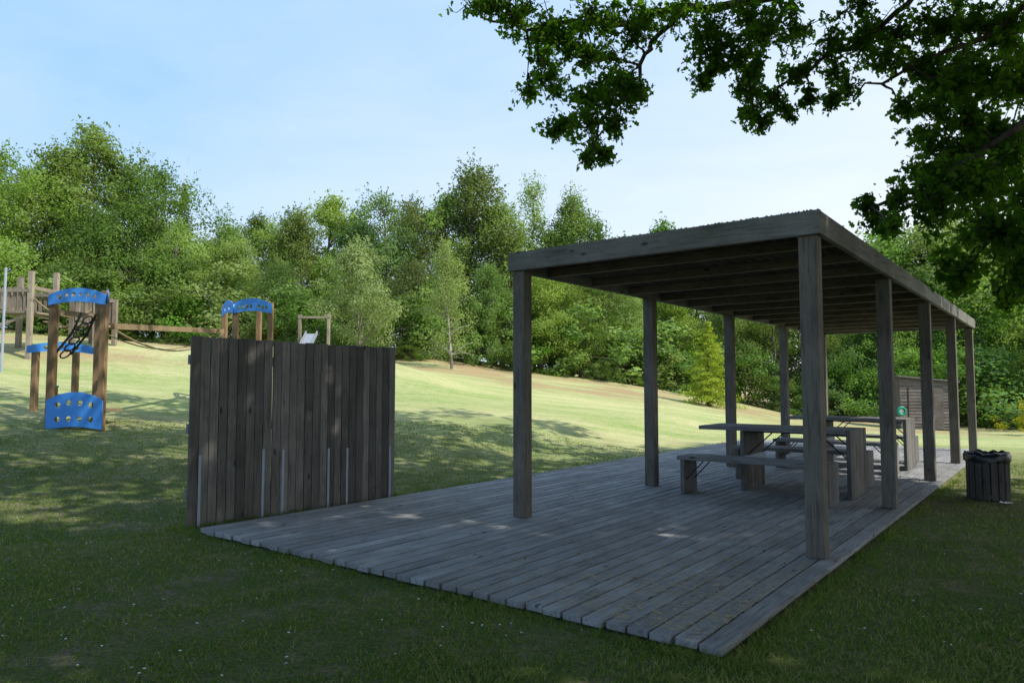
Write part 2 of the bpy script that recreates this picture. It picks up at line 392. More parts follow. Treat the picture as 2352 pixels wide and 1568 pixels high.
# dark sheet under the boards to darken the gaps, 4 mm above the turf level
mb=MB(); mb.add([(3.45,1.40,-.050),(16.95,1.40,-.050),(16.95,6.06,-.050),(3.45,6.06,-.050)],[(0,1,2,3)]); mb.obj('dark_sheet_under_deck',plain('dark_underlay',(.035,.028,.02),1),DK)
mb=MB(); rs=random.Random(3)
for i in range(2600):
    u=rs.random()
    a=3.45+abs(rs.gauss(0,1.1)) if u<.75 else rs.uniform(3.5,15)
    bb=1.45+abs(rs.gauss(0,.75)) if u<.75 else rs.uniform(1.5,6)
    if not(3.42<a<16.9 and 1.37<bb<6.1): continue
    L=rs.uniform(.02,.08); t=rs.uniform(0,3.14); wv=.0013
    dx,dy=math.cos(t)*L,math.sin(t)*L; z=.004+rs.random()*.004
    mb.add([(a,bb,z),(a+dx,bb+dy,z+rs.random()*.006),(a+dx-dy/L*wv*2,bb+dy+dx/L*wv*2,z+.002),(a-dy/L*wv*2,bb+dx/L*wv*2,z)],[(0,1,2,3)])
mb.obj('straw_litter',plain('dry_straw',(.44,.36,.21),.9),DK)
mb=MB()
for i in range(260):
    a=rs.uniform(3.5,14);bb=rs.uniform(1.4,6.0);s=rs.uniform(.008,.022);t=rs.uniform(0,6.28);z=.004
    mb.add([(a+s*math.cos(t+k*1.57)*(1 if k%2 else .5),bb+s*math.sin(t+k*1.57)*(1 if k%2 else .5),z+rs.random()*.008) for k in range(4)],[(0,1,2,3)])
mb.obj('dead_leaves',plain('dead_leaf',(.13,.085,.045),.9),DK)

# ------------------------------------------------------------------ pergola
PG=empty('pergola',(0,0,0),ANG)
AS=[5.60+2.72*k for k in range(5)]; PW=.066
for r,(bb) in enumerate((1.50,4.20)):
    for k,a in enumerate(AS):
        mb=MB(); mb.box(a-PW,a+PW,bb-PW,bb+PW,.003,2.368); mb.obj('post_%d'%(r*5+k+1),M_postZ,PG,bevel=.006)
a0,a1,b0,b1=5.60-.10,AS[-1]+.10,1.50-.10,4.20+.10
mb=MB(); mb.box(a0+.05,a1-.05,b0,b0+.045,2.37,2.545); mb.box(a0+.05,a1-.05,b1-.045,b1,2.37,2.545)
mb.obj('side_fascias',M_beamX,PG,bevel=.006)
mb=MB(); mb.box(a0,a0+.047,b0-.003,b1+.003,2.368,2.548); mb.box(a1-.047,a1,b0-.003,b1+.003,2.368,2.548)
mb.obj('end_fascias',M_beamY,PG,bevel=.006)
mb=MB(); a=a0+.62
while a<a1-.2: mb.box(a,a+.06,b0+.048,b1-.048,2.380,2.462); a+=.88
mb.obj('joists',M_joist,PG,bevel=.003)
mb=MB(); vs=[];n=0; per=.10
nb_=int((b1-b0-.1)/per*4)
for i in range(nb_+1):
    bb=b0+.048+(b1-b0-.096)*i/nb_; z=2.492+.024*math.sin(i*math.pi/2+.4)
    vs+=[(a0+.048,bb,z),(a1-.048,bb,z)]
mb.add(vs,[(2*i,2*i+1,2*i+3,2*i+2) for i in range(nb_)])
o=mb.obj('corrugated_roof_sheet',M_sheet,PG,smooth=True)
so=o.modifiers.new('s','SOLIDIFY'); so.thickness=.006
mb=MB()
for i in range(520):
    if rs.random()<.5: a=rs.uniform(a0,a1); bb=b0+.022
    else: a=a0+.022; bb=rs.uniform(b0,b1)
    s=rs.uniform(.006,.024)
    vs=[(a+s*math.cos(t)*rs.uniform(.7,1.3),bb+s*math.sin(t)*.8,2.543) for t in [k*1.257 for k in range(5)]]+[(a,bb,2.546+s*.7)]
    mb.add(vs,[(k,(k+1)%5,5) for k in range(5)])
mb.obj('moss',plain('moss',(.07,.075,.03),1),PG)

# ------------------------------------------------------------------ picnic tables & benches
def slab(parent,name,a0,a1,b0,b1,z,th,n):
    mb=MB(); w_=(a1-a0)/n
    for i in range(n): mb.box(a0+i*w_+.003,a0+(i+1)*w_-.003,b0,b1,z-th,z,jit=.001)
    mb.obj(name,M_tabY,parent,bevel=.004)
def panel(parent,name,a0,a1,bc,z1,n,th=.045):
    mb=MB(); w_=(a1-a0)/n
    for i in range(n): mb.box(a0+i*w_+.003,a0+(i+1)*w_-.003,bc-th/2,bc+th/2,.004,z1,jit=.001)
    mb.obj(name,M_tabZ,parent,bevel=.004)
def table(a0):
    T=empty('picnic_table',(0,0,0),ANG)
    slab(T,'table_top',a0,a0+.78,1.97,3.68,.76,.045,6)
    panel(T,'end_leg',a0,a0+.78,1.945,.76,6)
    panel(T,'inner_leg',a0+.02,a0+.76,3.14,.71,6)
    mb=MB()
    for aa_ in (a0+.12,a0+.66):
        mb.tube([(aa_,3.11,.42),(aa_,2.80,.705)],.008,6); mb.tube([(aa_,1.97,.42),(aa_,2.28,.705)],.008,6)
        mb.box(aa_-.02,aa_+.02,2.0,3.1,.695,.714)
    mb.obj('braces',M_dark,T)
    mb=MB(); mb.box(a0+.05,a0+.73,3.165,3.18,.02,.06); mb.box(a0+.03,a0+.75,3.10,3.118,.35,.42); mb.obj('brackets',M_galv,T)
def bench(a0,w_=.40):
    T=empty('bench',(0,0,0),ANG)
    slab(T,'seat',a0,a0+w_,2.03,3.66,.44,.045,3)
    panel(T,'end_leg',a0,a0+w_,2.005,.44,3)
    panel(T,'far_leg',a0+.01,a0+w_-.01,3.60,.394,3)
    mb=MB()
    for aa_ in (a0+.08,a0+w_-.08): mb.tube([(aa_,3.58,.16),(aa_,3.36,.392)],.007,6); mb.tube([(aa_,2.03,.16),(aa_,2.25,.392)],.007,6)
    mb.obj('braces',M_dark,T)
    mb=MB(); mb.box(a0+.04,a0+w_-.04,3.625,3.64,.01,.06); mb.obj('brackets',M_galv,T)
for s in (0,3.45):
    table(8.57+s); bench(7.88+s); bench(9.64+s)

# ------------------------------------------------------------------ fence screen
F=empty('wooden_fence',(0,0,0),ANG)
pA=Vector((3.49,6.50));pB=Vector((5.93,6.30)); dv=(pB-pA); Lf=dv.length; dv.normalize(); nv=Vector((-dv.y,dv.x))
mb=MB(); s=0; pw=.0865; i=0
while s<Lf-.05:
    if i==9: s+=.010
    wv=pw*random.uniform(.94,1.03); tilt=random.uniform(-.004,.004)
    th=.014; top=1.715+random.uniform(-.006,.006)-(.012 if i>=9 else 0); dep=random.uniform(-.003,.003)
    vs=[]
    for z,tt in ((-.07,0),(top,tilt)):
        for ss,nn in ((s,-th+dep),(s+wv,-th+dep),(s+wv,th+dep),(s,th+dep)):
            q=pA+dv*(ss+tt)+nv*nn; vs.append((q.x,q.y,z))
    mb.add(vs,[(0,3,2,1),(4,5,6,7),(0,1,5,4),(1,2,6,5),(2,3,7,6),(3,0,4,7)])
    s+=wv+random.uniform(.004,.009); i+=1
mb.obj('planks',M_fence,F,bevel=.0025)
mb=MB()
for z in (.25,.85,1.5):
    for (s0,s1) in ((.0,.80),(.84,Lf-.02)):
        p=pA+dv*s0+nv*.045;q=pA+dv*s1+nv*.045; mb.beam((p.x,p.y,z),(q.x,q.y,z),.045,.09)
mb.obj('rails',M_beamX,F)
mb=MB()
for s_,h in ((.10,.60),(.74,.62),(.96,.60),(1.50,.58),(1.74,.57),(2.33,.56)):
    p=pA+dv*s_-nv*.020
    q0=p-dv*.013;q1=p+dv*.013
    mb.add([(q0.x,q0.y,-.06),(q1.x,q1.y,-.06),(q1.x,q1.y,h),(q0.x,q0.y,h)]+[(q.x-nv.x*.004,q.y-nv.y*.004,z) for q,z in ((q0,-.06),(q1,-.06),(q1,h),(q0,h))],[(7,6,5,4),(0,1,2,3),(0,4,5,1),(1,5,6,2),(2,6,7,3),(3,7,4,0)])
mb.obj('steel_straps',M_galv,F)

# ------------------------------------------------------------------ bin
B=empty('litter_bin',(5.52,8.42,-.055),0)
mb=MB(); n=17
for k in range(n):
    t=2*math.pi*k/n; R=.205; wv=2*math.pi*R/n*.86; c=Vector((R*math.cos(t),R*math.sin(t),0)); tg=Vector((-math.sin(t),math.cos(t),0)); rd=Vector((math.cos(t),math.sin(t),0))
    vs=[]
    for z in (.01,.49):
        for ss,nn in ((-1,-.01),(1,-.01),(1,.01),(-1,.01)):
            q=c+tg*ss*wv/2+rd*nn; vs.append((q.x,q.y,z))
    mb.add(vs,[(0,3,2,1),(4,5,6,7),(0,1,5,4),(1,2,6,5),(2,3,7,6),(3,0,4,7)])
mb.obj('slats',M_bin,B,bevel=.003)
mb=MB(); N=48
prof=[(.0,.40),(.13,.42),(.185,.50),(.205,.545),(.225,.53),(.238,.49),(.236,.44)]
vs=[]
for pi_,(R,z) in enumerate(prof):
    for k in range(N):
        t=2*math.pi*k/N; nz=noise.noise(Vector((math.cos(t)*3,math.sin(t)*3,z*9)))
        nz2=noise.noise(Vector((math.cos(t)*9,math.sin(t)*9,z*15)))
        vs.append(((R+.012*nz+.006*nz2)*math.cos(t),(R+.012*nz+.006*nz2)*math.sin(t),z+.025*nz+.014*nz2))
fs=[(i*N+k,i*N+(k+1)%N,(i+1)*N+(k+1)%N,(i+1)*N+k) for i in range(len(prof)-1) for k in range(N)]
mb.add(vs,fs); mb.obj('bin_bag',M_bag,B,smooth=True)
mb=MB(); ring=[(.19*math.cos(t),.19*math.sin(t),.1) for t in np.linspace(0,6.283,24)]; mb.tube(ring,.008,5,cap=False)
ring=[(.19*math.cos(t),.19*math.sin(t),.4) for t in np.linspace(0,6.283,24)]; mb.tube(ring,.008,5,cap=False); mb.obj('hoops',M_dark,B)
mb=MB(); vs=[]
for i in range(7):
    for j in range(5): vs.append((i*.02,j*.02,.012+.02*noise.noise(Vector((i*.7,j*.7,3)))+.01*random.random()))
mb.add(vs,[(i*5+j,(i+1)*5+j,(i+1)*5+j+1,i*5+j+1) for i in range(6) for j in range(4)])
mb.obj('paper_tissue',M_white,loc=(5.38,7.98,-.045))

# ------------------------------------------------------------------ playground
def panel2d(name,outline,holes,mat,parent,p,q,th=.018):
    cu=bpy.data.curves.new(name,'CURVE'); cu.dimensions='2D'; cu.fill_mode='BOTH'; cu.extrude=th/2
    for loop in [outline]+holes:
        sp=cu.splines.new('POLY'); sp.points.add(len(loop)-1); sp.use_cyclic_u=True
        for i,(a,b_) in enumerate(loop): sp.points[i].co=(a,b_,0,1)
    o=bpy.data.objects.new(name,cu); COL.objects.link(o)
    dg=bpy.context.evaluated_depsgraph_get(); me=bpy.data.meshes.new_from_object(o.evaluated_get(dg))
    bpy.data.objects.remove(o); me.name=name; me.materials.clear(); me.materials.append(mat)
    o=bpy.data.objects.new(name,me); d=Vector((q[0]-p[0],q[1]-p[1],0)).normalized()
    M=Matrix(((d.x,0,d.y,p[0]),(d.y,0,-d.x,p[1]),(0,1,0,p[2]),(0,0,0,1)))
    link(o,parent); o.matrix_world=M; return o
def circ(cx,cy,r,n=18): return [(cx+r*math.cos(2*math.pi*k/n),cy+r*math.sin(2*math.pi*k/n)) for k in range(n)]
def arch(W,h,H0,n=18,ov=.05,lower=.06):
    top=[(-ov+(W+2*ov)*k/n, H0+h*math.sin(math.pi*(.06+.88*k/n))**.7) for k in range(n+1)]
    bot=[(-ov+(W+2*ov)*k/n, lower*math.sin(math.pi*k/n)) for k in range(n,-1,-1)]
    return top+bot
P=empty('playground_climbing_frame')
posts=[(-7.72,12.05,2.75),(-6.83,12.0,2.84),(-8.30,13.0,2.72),(-7.50,13.0,2.82),(-8.95,13.5,2.03),(-8.8,14.5,2.08),(-8.02,12.6,1.22)]
mb=MB()
for i,(x,y,zt) in enumerate(posts):
    z0=hz(x,y)-.2; r_=.052
    mb.box(x-r_,x+r_,y-r_,y+r_,z0,zt)
mb.obj('posts',M_play,P,bevel=.01)
mb=MB(); mb.box(-8.02-.06,-8.02+.06,12.54,12.66,1.222,1.26); mb.obj('post_cap',M_green,P,bevel=.01)
gz=hz(-7.3,12)
Wf=.89
panel2d('top_arch_front',arch(Wf,.17,.12),[circ(.14+.61*k/5,.125+.055*math.sin(math.pi*(k+.5)/6),.032 if k%2 else .040) for k in range(6)],M_blue,P,(-7.72,11.985,2.60),(-6.83,11.935,0))
panel2d('top_arch_side',arch(1.2,.17,.12),[circ(.3,.17,.05),circ(.6,.19,.05),circ(.9,.17,.05)],M_blue,P,(-6.77,11.98,2.63),(-7.40,13.0,0))
panel2d('low_panel',arch(Wf,.20,.42,ov=.04,lower=.05),[circ(.16+.19*k,.16+.02*math.sin(math.pi*(k+.5)/4),.048) for k in range(4)]+[circ(.16+.19*k,.38+.07*math.sin(math.pi*(k+.5)/4),.05) for k in range(4)],M_blue,P,(-7.70,11.985,.53),(-6.83,11.935,0))
panel2d('back_arch',arch(1.0,.12,.10),[circ(.25,.12,.04),circ(.5,.14,.04),circ(.75,.12,.04)],M_blue,P,(-9.0,13.4,1.86),(-8.15,13.9,0))
mb=MB()
for dx in (-.16,.16):
    mb.tube([(-7.30+dx*.2,12.35+dx,2.50),(-7.45+dx*.2,12.35+dx,2.15),(-7.72+dx*.2,12.35+dx,1.80)],.022,6)
for k in range(6):
    t=k/5; c=Vector((-7.32,12.35,2.42)).lerp(Vector((-7.68,12.35,1.84)),t)
    ring=[(c.x+.05*math.sin(a_),c.y+.12*math.cos(a_),c.z+.07*math.sin(a_)-.04) for a_ in np.linspace(0,6.283,13)]
    mb.tube(ring,.014,5,cap=False)
mb.obj('ring_ladder',M_dark,P)
mb=MB()
mb.beam((-6.75,12.1,2.26),(-6.62,16.4,2.50),.07,.10); mb.beam((-7.72,12.05,2.50),(-7.5,13.0,2.5),.05,.09)
mb.beam((-7.72,12.05,gz+.35),(-8.3,13.0,gz+.35),.05,.1); mb.beam((-6.83,12.05,gz+.45),(-7.5,13.0,gz+.45),.05,.1)
mb.box(-7.62,-6.95,12.1,12.9,gz+.28,gz+.33)
mb.obj('beams',M_playX,P)
def rope(p,q,sag,r_=.012,n=16):
    p=Vector(p);q=Vector(q); return [p.lerp(q,k/n)-Vector((0,0,sag*4*(k/n)*(1-k/n))) for k in range(n+1)]
mb=MB(); mb.tube(rope((-6.72,12.2,2.18),(-6.6,16.3,2.42),.35),.018,6); mb.tube(rope((-6.95,12.2,2.16),(-6.8,16.3,2.40),.30),.012,6)
mb.obj('balance_rope',M_rope,P)
mb=MB()
T2=[(-6.10,15.8,3.12),(-5.33,15.8,3.10),(-6.66,16.6,3.12),(-5.90,16.7,3.05)]
for x,y,zt in T2: mb.box(x-.055,x+.055,y-.055,y+.055,hz(x,y)-.2,zt)
mb.obj('tower_posts',M_play,P,bevel=.01)
mb=MB(); mb.box(-6.6,-5.35,15.86,16.6,1.75,1.81); mb.box(-6.15,-5.3,15.74,15.86,2.15,2.25); mb.obj('tower_platform',M_playX,P)
panel2d('tower_arch_front',arch(.77,.20,.14),[[(.08+.085*k,.09+.03*math.sin(math.pi*k/7)),(.13+.085*k,.09+.03*math.sin(math.pi*k/7)),(.13+.085*k,.17+.03*math.sin(math.pi*k/7)),(.08+.085*k,.17+.03*math.sin(math.pi*k/7))] for k in range(8) if k!=4],M_blue,P,(-6.10,15.73,2.84),(-5.33,15.73,0))
panel2d('tower_arch_side',arch(.97,.20,.14),[circ(.3,.17,.06),circ(.65,.17,.06)],M_blue,P,(-6.70,16.55,2.84),(-6.16,15.78,0))
K=empty('play_tower_with_bridge')
mb=MB()
def tower(x0,x1,y0,y1,zp,zr,zt):
    for x in (x0,x1):
        for y in (y0,y1): mb.box(x-.06,x+.06,y-.06,y+.06,hz(x,y)-.2,zt+random.uniform(-.15,.1))
    mb.box(x0,x1,y0,y1,zp-.07,zp)
    for (xa,ya,xb,yb) in ((x0,y0,x1,y0),(x0,y1,x1,y1),(x0,y0,x0,y1)):
        L=math.hypot(xb-xa,yb-ya); n=int(L/.14)
        for k in range(1,n):
            x=xa+(xb-xa)*k/n;y=ya+(yb-ya)*k/n; mb.box(x-.04,x+.04,y-.025,y+.025,zp+.08,zr)
        mb.beam((xa,ya-.05,zr-.1),(xb,yb-.05,zr-.1),.04,.08)
tower(-14.45,-13.4,19.9,21.0,3.35,4.0,4.5)
tower(-12.9,-12.2,21.0,22.0,3.1,3.95,4.0)
mb.beam((-13.4,19.9,4.0),(-12.9,21.0,3.9),.06,.1); mb.beam((-13.4,20.6,3.95),(-12.9,21.7,3.9),.06,.1)
for k in range(9):
    t=k/8; z=3.32-.25*math.sin(math.pi*t)*1-.2*t; mb.box(-13.4+.5*t-.04,-13.4+.5*t+.03,20.1+.9*t,20.8+.9*t,z-.03,z)
mb.beam((-14.4,20.0,2.9),(-13.4,20.0,3.3),.05,.08)
mb.obj('timber',M_playg,K)
mb=MB(); mb.tube([(-12.85,18.1,hz(-12.85,18.1)-.2),(-12.85,18.1,4.25)],.03,10); mb.obj('steel_pole',M_galv,K)
mb=MB(); mb.tube(rope((-13.3,19.9,3.7),(-12.3,21.0,3.5),.35),.02,5); mb.obj('bridge_rope',M_rope,K)
S=empty('slide')
mz=hz(-6.2,22.6)
mb=MB()
for x in (-6.66,-5.76): mb.box(x-.045,x+.045,22.45,22.55,mz-.3,3.5)
mb.box(-6.72,-5.70,22.44,22.56,3.37,3.43)
mb.obj('portal_frame',M_playg,S,bevel=.01)
mb=MB()
top=Vector((-6.2,22.2,2.86)); bot=Vector((-6.2,20.6,hz(-6.2,20.6)+.12))
mb.beam(top,bot,.32,.02)
for dx in (-.17,.17): mb.beam(top+Vector((dx,0,.05)),bot+Vector((dx,0,.05)),.02,.12)
mb.obj('chute',plain('slide_steel',(.28,.31,.35),.5),S)
mb=MB()
for dx in (-.18,.18): mb.tube([(-6.2+dx,22.3,2.6),(-6.2+dx,22.3,3.12)],.014,6)
mb.obj('handrails',M_dark,S)

# ------------------------------------------------------------------ shed
SX,SY=18.25,31.0; sz=hz(SX,SY)
SH=empty('wooden_shed',(SX,SY,sz),D2R(-6))
mb=MB()
for k in range(16):
    z=.03+k*.135; hR=2.05
    w0,w1=-1.5,.75
    zz=min(z+.14,2.2)
    if z<2.1:
        mb.add([(w0,0,z),(w1,0,z),(w1,-.03,z),(w0,-.03,z),(w0,.0,zz),(w1,.0,zz if zz<hR else hR),(w1,-.004,zz if zz<hR else hR),(w0,-.004,zz)],[(3,2,6,7),(0,1,2,3),(7,6,5,4)])
    mb.add([(w1,0,z),(w1,2.2,z),(w1+.02,2.2,z),(w1+.02,0,z),(w1,0,min(zz,hR)),(w1,2.2,min(zz,hR)),(w1+.004,2.2,min(zz,hR)),(w1+.004,0,min(zz,hR))],[(3,2,6,7)])
mb.add([(-1.495,.005,0),(.745,.005,0),(.745,2.2,0),(-1.495,2.2,0),(-1.495,.005,2.28),(.745,.005,2.06),(.745,2.2,2.06),(-1.495,2.2,2.28)],[(0,1,5,4),(1,2,6,5),(2,3,7,6),(3,0,4,7)])
mb.obj('walls',M_shed,SH)
mb=MB(); mb.add([(-1.6,-.15,2.30),(.9,-.15,2.05),(.9,2.35,2.05),(-1.6,2.35,2.30),(-1.6,-.15,2.36),(.9,-.15,2.11),(.9,2.35,2.11),(-1.6,2.35,2.36)],[(0,3,2,1),(4,5,6,7),(0,1,5,4),(1,2,6,5),(2,3,7,6),(3,0,4,7)]); mb.obj('roof',M_roof,SH)
mb=MB(); mb.box(-.55,.25,-.055,-.032,.05,1.85); mb.obj('door',M_shed,SH,bevel=.005)
mb=MB(); mb.box(-.52,-.14,-.075,-.057,1.55,1.78); mb.box(-.50,-.16,-.078,-.0755,1.57,1.60,1); mb.box(-.50,-.38,-.080,-.0755,1.63,1.74,1); mb.box(-.34,-.18,-.080,-.0755,1.70,1.73,1);mb.box(-.34,-.18,-.080,-.0755,1.65,1.67,1); mb.obj('door_sign',[M_green,M_white],SH)
R=empty('lifebuoy_stand',(15.9,29.5,hz(15.9,29.5)))
mb=MB(); mb.box(.28,.33,-.02,.03,0,1.75); mb.box(.04,.279,-.01,.02,.95,1.0); mb.obj('stand_post',M_dark,R)
mb=MB(); ring=[(0+.15*math.cos(t),-.05,.8+.15*math.sin(t)) for t in np.linspace(0,6.2832,25)]; mb.tube(ring,.055,8,cap=False,m=0)
mb.add([(.10*math.cos(t),-.03,.8+.10*math.sin(t)) for t in np.linspace(0,6.2832,17)[:-1]],[tuple(range(16))],1); mb.obj('ring',[M_green,M_white],R,smooth=True)

# ------------------------------------------------------------------ forest
V=[gen_tree('forest_tree_a',1,10,3.7,.10,mat=L_for,bk=M_bark2),
   gen_tree('forest_tree_b',2,10,3.3,.08,npuff=100,mat=L_for,bk=M_bark2,profile='tall',pr=.07),
   gen_tree('forest_tree_c',3,10,3.9,.12,npuff=110,mat=L_for,bk=M_bark,pr=.08),
   gen_tree('forest_tree_d',4,10,3.4,.05,npuff=90,mat=L_for,bk=M_bark2,pr=.10,nleaf=260),
   gen_tree('forest_tree_e',5,10,3.2,.10,npuff=130,mat=L_for,bk=M_bark2,pr=.06,profile='vase',nleaf=140)]
BU=[gen_tree('shrub_a',21,3,1.7,.02,npuff=40,nleaf=130,ls=.12,mat=L_fern,bk=M_bark2,pr=.14,trunk_r=.03),
    gen_tree('shrub_b',22,3,1.9,.02,npuff=45,nleaf=130,ls=.12,mat=L_for,bk=M_bark2,pr=.13,trunk_r=.03)]
FO=empty('distant_forest')
def put(me,x,y,ztop,hbase=10.0,parent=None,name=None,wide=1.0,z0=None):
    z=hz(x,y) if z0 is None else z0; s=(ztop-z)/hbase
    o=bpy.data.objects.new(name or me.name,me); o.location=(x,y,z-.05); o.scale=(s*wide,s*wide,s)
    o.rotation_euler=(0,0,random.uniform(0,6.28)); link(o,parent); return o
front=[(-26,29,11.0,2),(-22.6,31,11.8,0),(-22.3,35,13.0,1),(-20.9,36,14.6,4),(-19.7,37,12.8,1),(-17.3,34.5,12.0,0),(-24.5,36,12.5,2),(-18.9,33,9.5,3),
(-15.6,33,8.9,0),(-13.5,35,8.6,2),(-15.4,38,9.8,1),(-14.9,41,11.2,4),(-13.6,41,10.8,2),(-11.2,38,10.6,1),(-10.3,40,12.2,4),(-8.6,40,10.9,2),(-6.8,38,11.6,0),(-5.5,40,11.9,2),(-4.0,40,12.2,4),(-2.4,39,13.2,1),(-1.0,39,11.2,1),
(.3,42,10.4,0),(3.4,42,12.2,4),(2.4,44,10.8,1),(5.0,43,9.4,2),(6.4,46,9.7,0),(8.2,46,9.7,3),(10.6,50,12.8,4),(11.8,46,10.0,2),(14.5,46,10.2,1),(17,46,10.4,0),(19,45,10.2,2),(20.8,44,10.4,0),(23.3,44,11.0,1),(25.3,44,11.7,2),(27,43,11.8,0),(29.2,44,11.4,3),(31.3,43,11.6,1),(33.8,42,11.4,2),(36.5,42,11,0),
(-10.8,34,7.2,3),(-8.9,35,7.6,1),(-12.8,33,6.6,0),(-4.6,35,7.4,3),(-1.0,35,7.2,1),(1.4,37,7.4,3),(3.6,38,7.0,0),(6.2,40,6.8,3),(9.0,41,7.0,1),(12.2,41,6.4,3),(15,41,6.8,0),(18.2,41,6.4,3),(21.5,40,6.6,1),(25.5,39,7.6,3),(29,38,8.5,0),(27.5,34,7.0,2),(-19.5,32,7.0,3),(-23,29,7.0,0)]
for x,y,zt,k in front: put(V[k],x,y,zt,parent=FO,wide=random.uniform(.92,1.15))
for k in range(20):
    x=-42+k*4.4+random.uniform(-1,1); y=51+random.uniform(-2,3)
    put(V[k%4],x,y,8.6+random.uniform(-.6,.6)+(2.2 if x<-20 else 0),parent=FO,wide=1.5)
UG=empty('undergrowth')
TB=[(-27,27),(-21,30),(-16,31.5),(-12,31),(-8,30.5),(-5,32),(-2,33.5),(1.3,35),(4,37),(7,38.5),(10,39),(13,38.5),(15.8,37.5),(20,36),(24,34),(28,31),(33,27)]
for i in range(len(TB)-1):
    (xa,ya),(xb,yb)=TB[i],TB[i+1]; L=math.hypot(xb-xa,yb-ya)
    for k in range(int(L/.8)):
        t=k*.8/L; row=(k+i)%3; x=xa+(xb-xa)*t+random.uniform(-.4,.4); y=ya+(yb-ya)*t+row*.9+random.uniform(-.3,.3)
        h=random.uniform(.5,1.1) if row==0 else random.uniform(1.3,2.8) if row==1 else random.uniform(2.4,4.2)
        put(BU[k%2],x,y,hz(x,y)+h,3.0,UG,wide=random.uniform(1.1,1.8))
small=gen_tree('field_tree',31,6,2.1,.22,npuff=80,nleaf=150,ls=.12,mat=L_pale,bk=M_bark2,pr=.085,trunk_r=.07,flat=.7)
put(small,-6.0,28.5,7.1,6,name='young_tree',wide=1.0)
bir=gen_tree('birch_mesh',32,8,1.6,.12,npuff=130,nleaf=100,ls=.10,mat=L_pale,bk=M_birch,profile='tall',pr=.06,trunk_r=.09,flat=1.6,lean=-.5)
put(bir,-2.5,30,7.3,8,name='birch_tree')
bir2=gen_tree('birch_mesh_b',33,12,1.6,.3,npuff=90,nleaf=60,ls=.13,mat=L_for,bk=M_birch,profile='tall',pr=.045,trunk_r=.12,flat=1.1)
put(bir2,1.2,43,14.2,12,name='birch_tree')
ash=gen_tree('ash_mesh',34,12,1.9,.3,npuff=60,nleaf=80,ls=.15,mat=L_for,bk=M_bark2,profile='vase',pr=.055,trunk_r=.12)
put(ash,3.4,40.5,12.7,12,name='ash_tree')
sp=gen_conifer('spruce_mesh',41,12,2.0,L_spr,M_bark,9000,.2); put(sp,-18.0,39,12.4,12,name='spruce_tree')
yc=gen_conifer('young_conifer_mesh',42,3.4,1.3,L_yel,M_bark,9000,.11); put(yc,8.2,30,4.0,3.4,name='young_conifer_tree')
mb=MB(); rd=random.Random(5); z0=hz(-19.2,40)
def limb(p,d,L,r_,dep):
    pts=[p];q=p
    for k in range(5):
        d=(d+Vector((rd.uniform(-.06,.06),rd.uniform(-.06,.06),.08))).normalized(); q=q+d*L/5; pts.append(q)
        if dep>0 and k>1:
            limb(q,(d*1.6+Vector((rd.uniform(-1,1),rd.uniform(-1,1),.2))).normalized(),L*.13,r_*.25,dep-1)
    mb.tube(pts,[r_*(1-.85*i/5) for i in range(6)],5,cap=False)
limb(Vector((0,0,0)),Vector((0,0,1)),13.6-z0,.09,1)
mb.obj('dead_tree',M_birch,loc=(-19.4,40,z0))
br=gen_tree('broom_mesh',51,1.3,.9,.05,npuff=40,nleaf=90,ls=.06,mat=L_broom,bk=M_bark2,pr=.14,trunk_r=.02)
for x,y,h in ((19.6,27.5,1.3),(20.6,27.2,1.2),(21.4,27.0,1.1),(-11,31.5,1.2)): put(br,x,y,hz(x,y)+h,1.3,name='broom_bush')

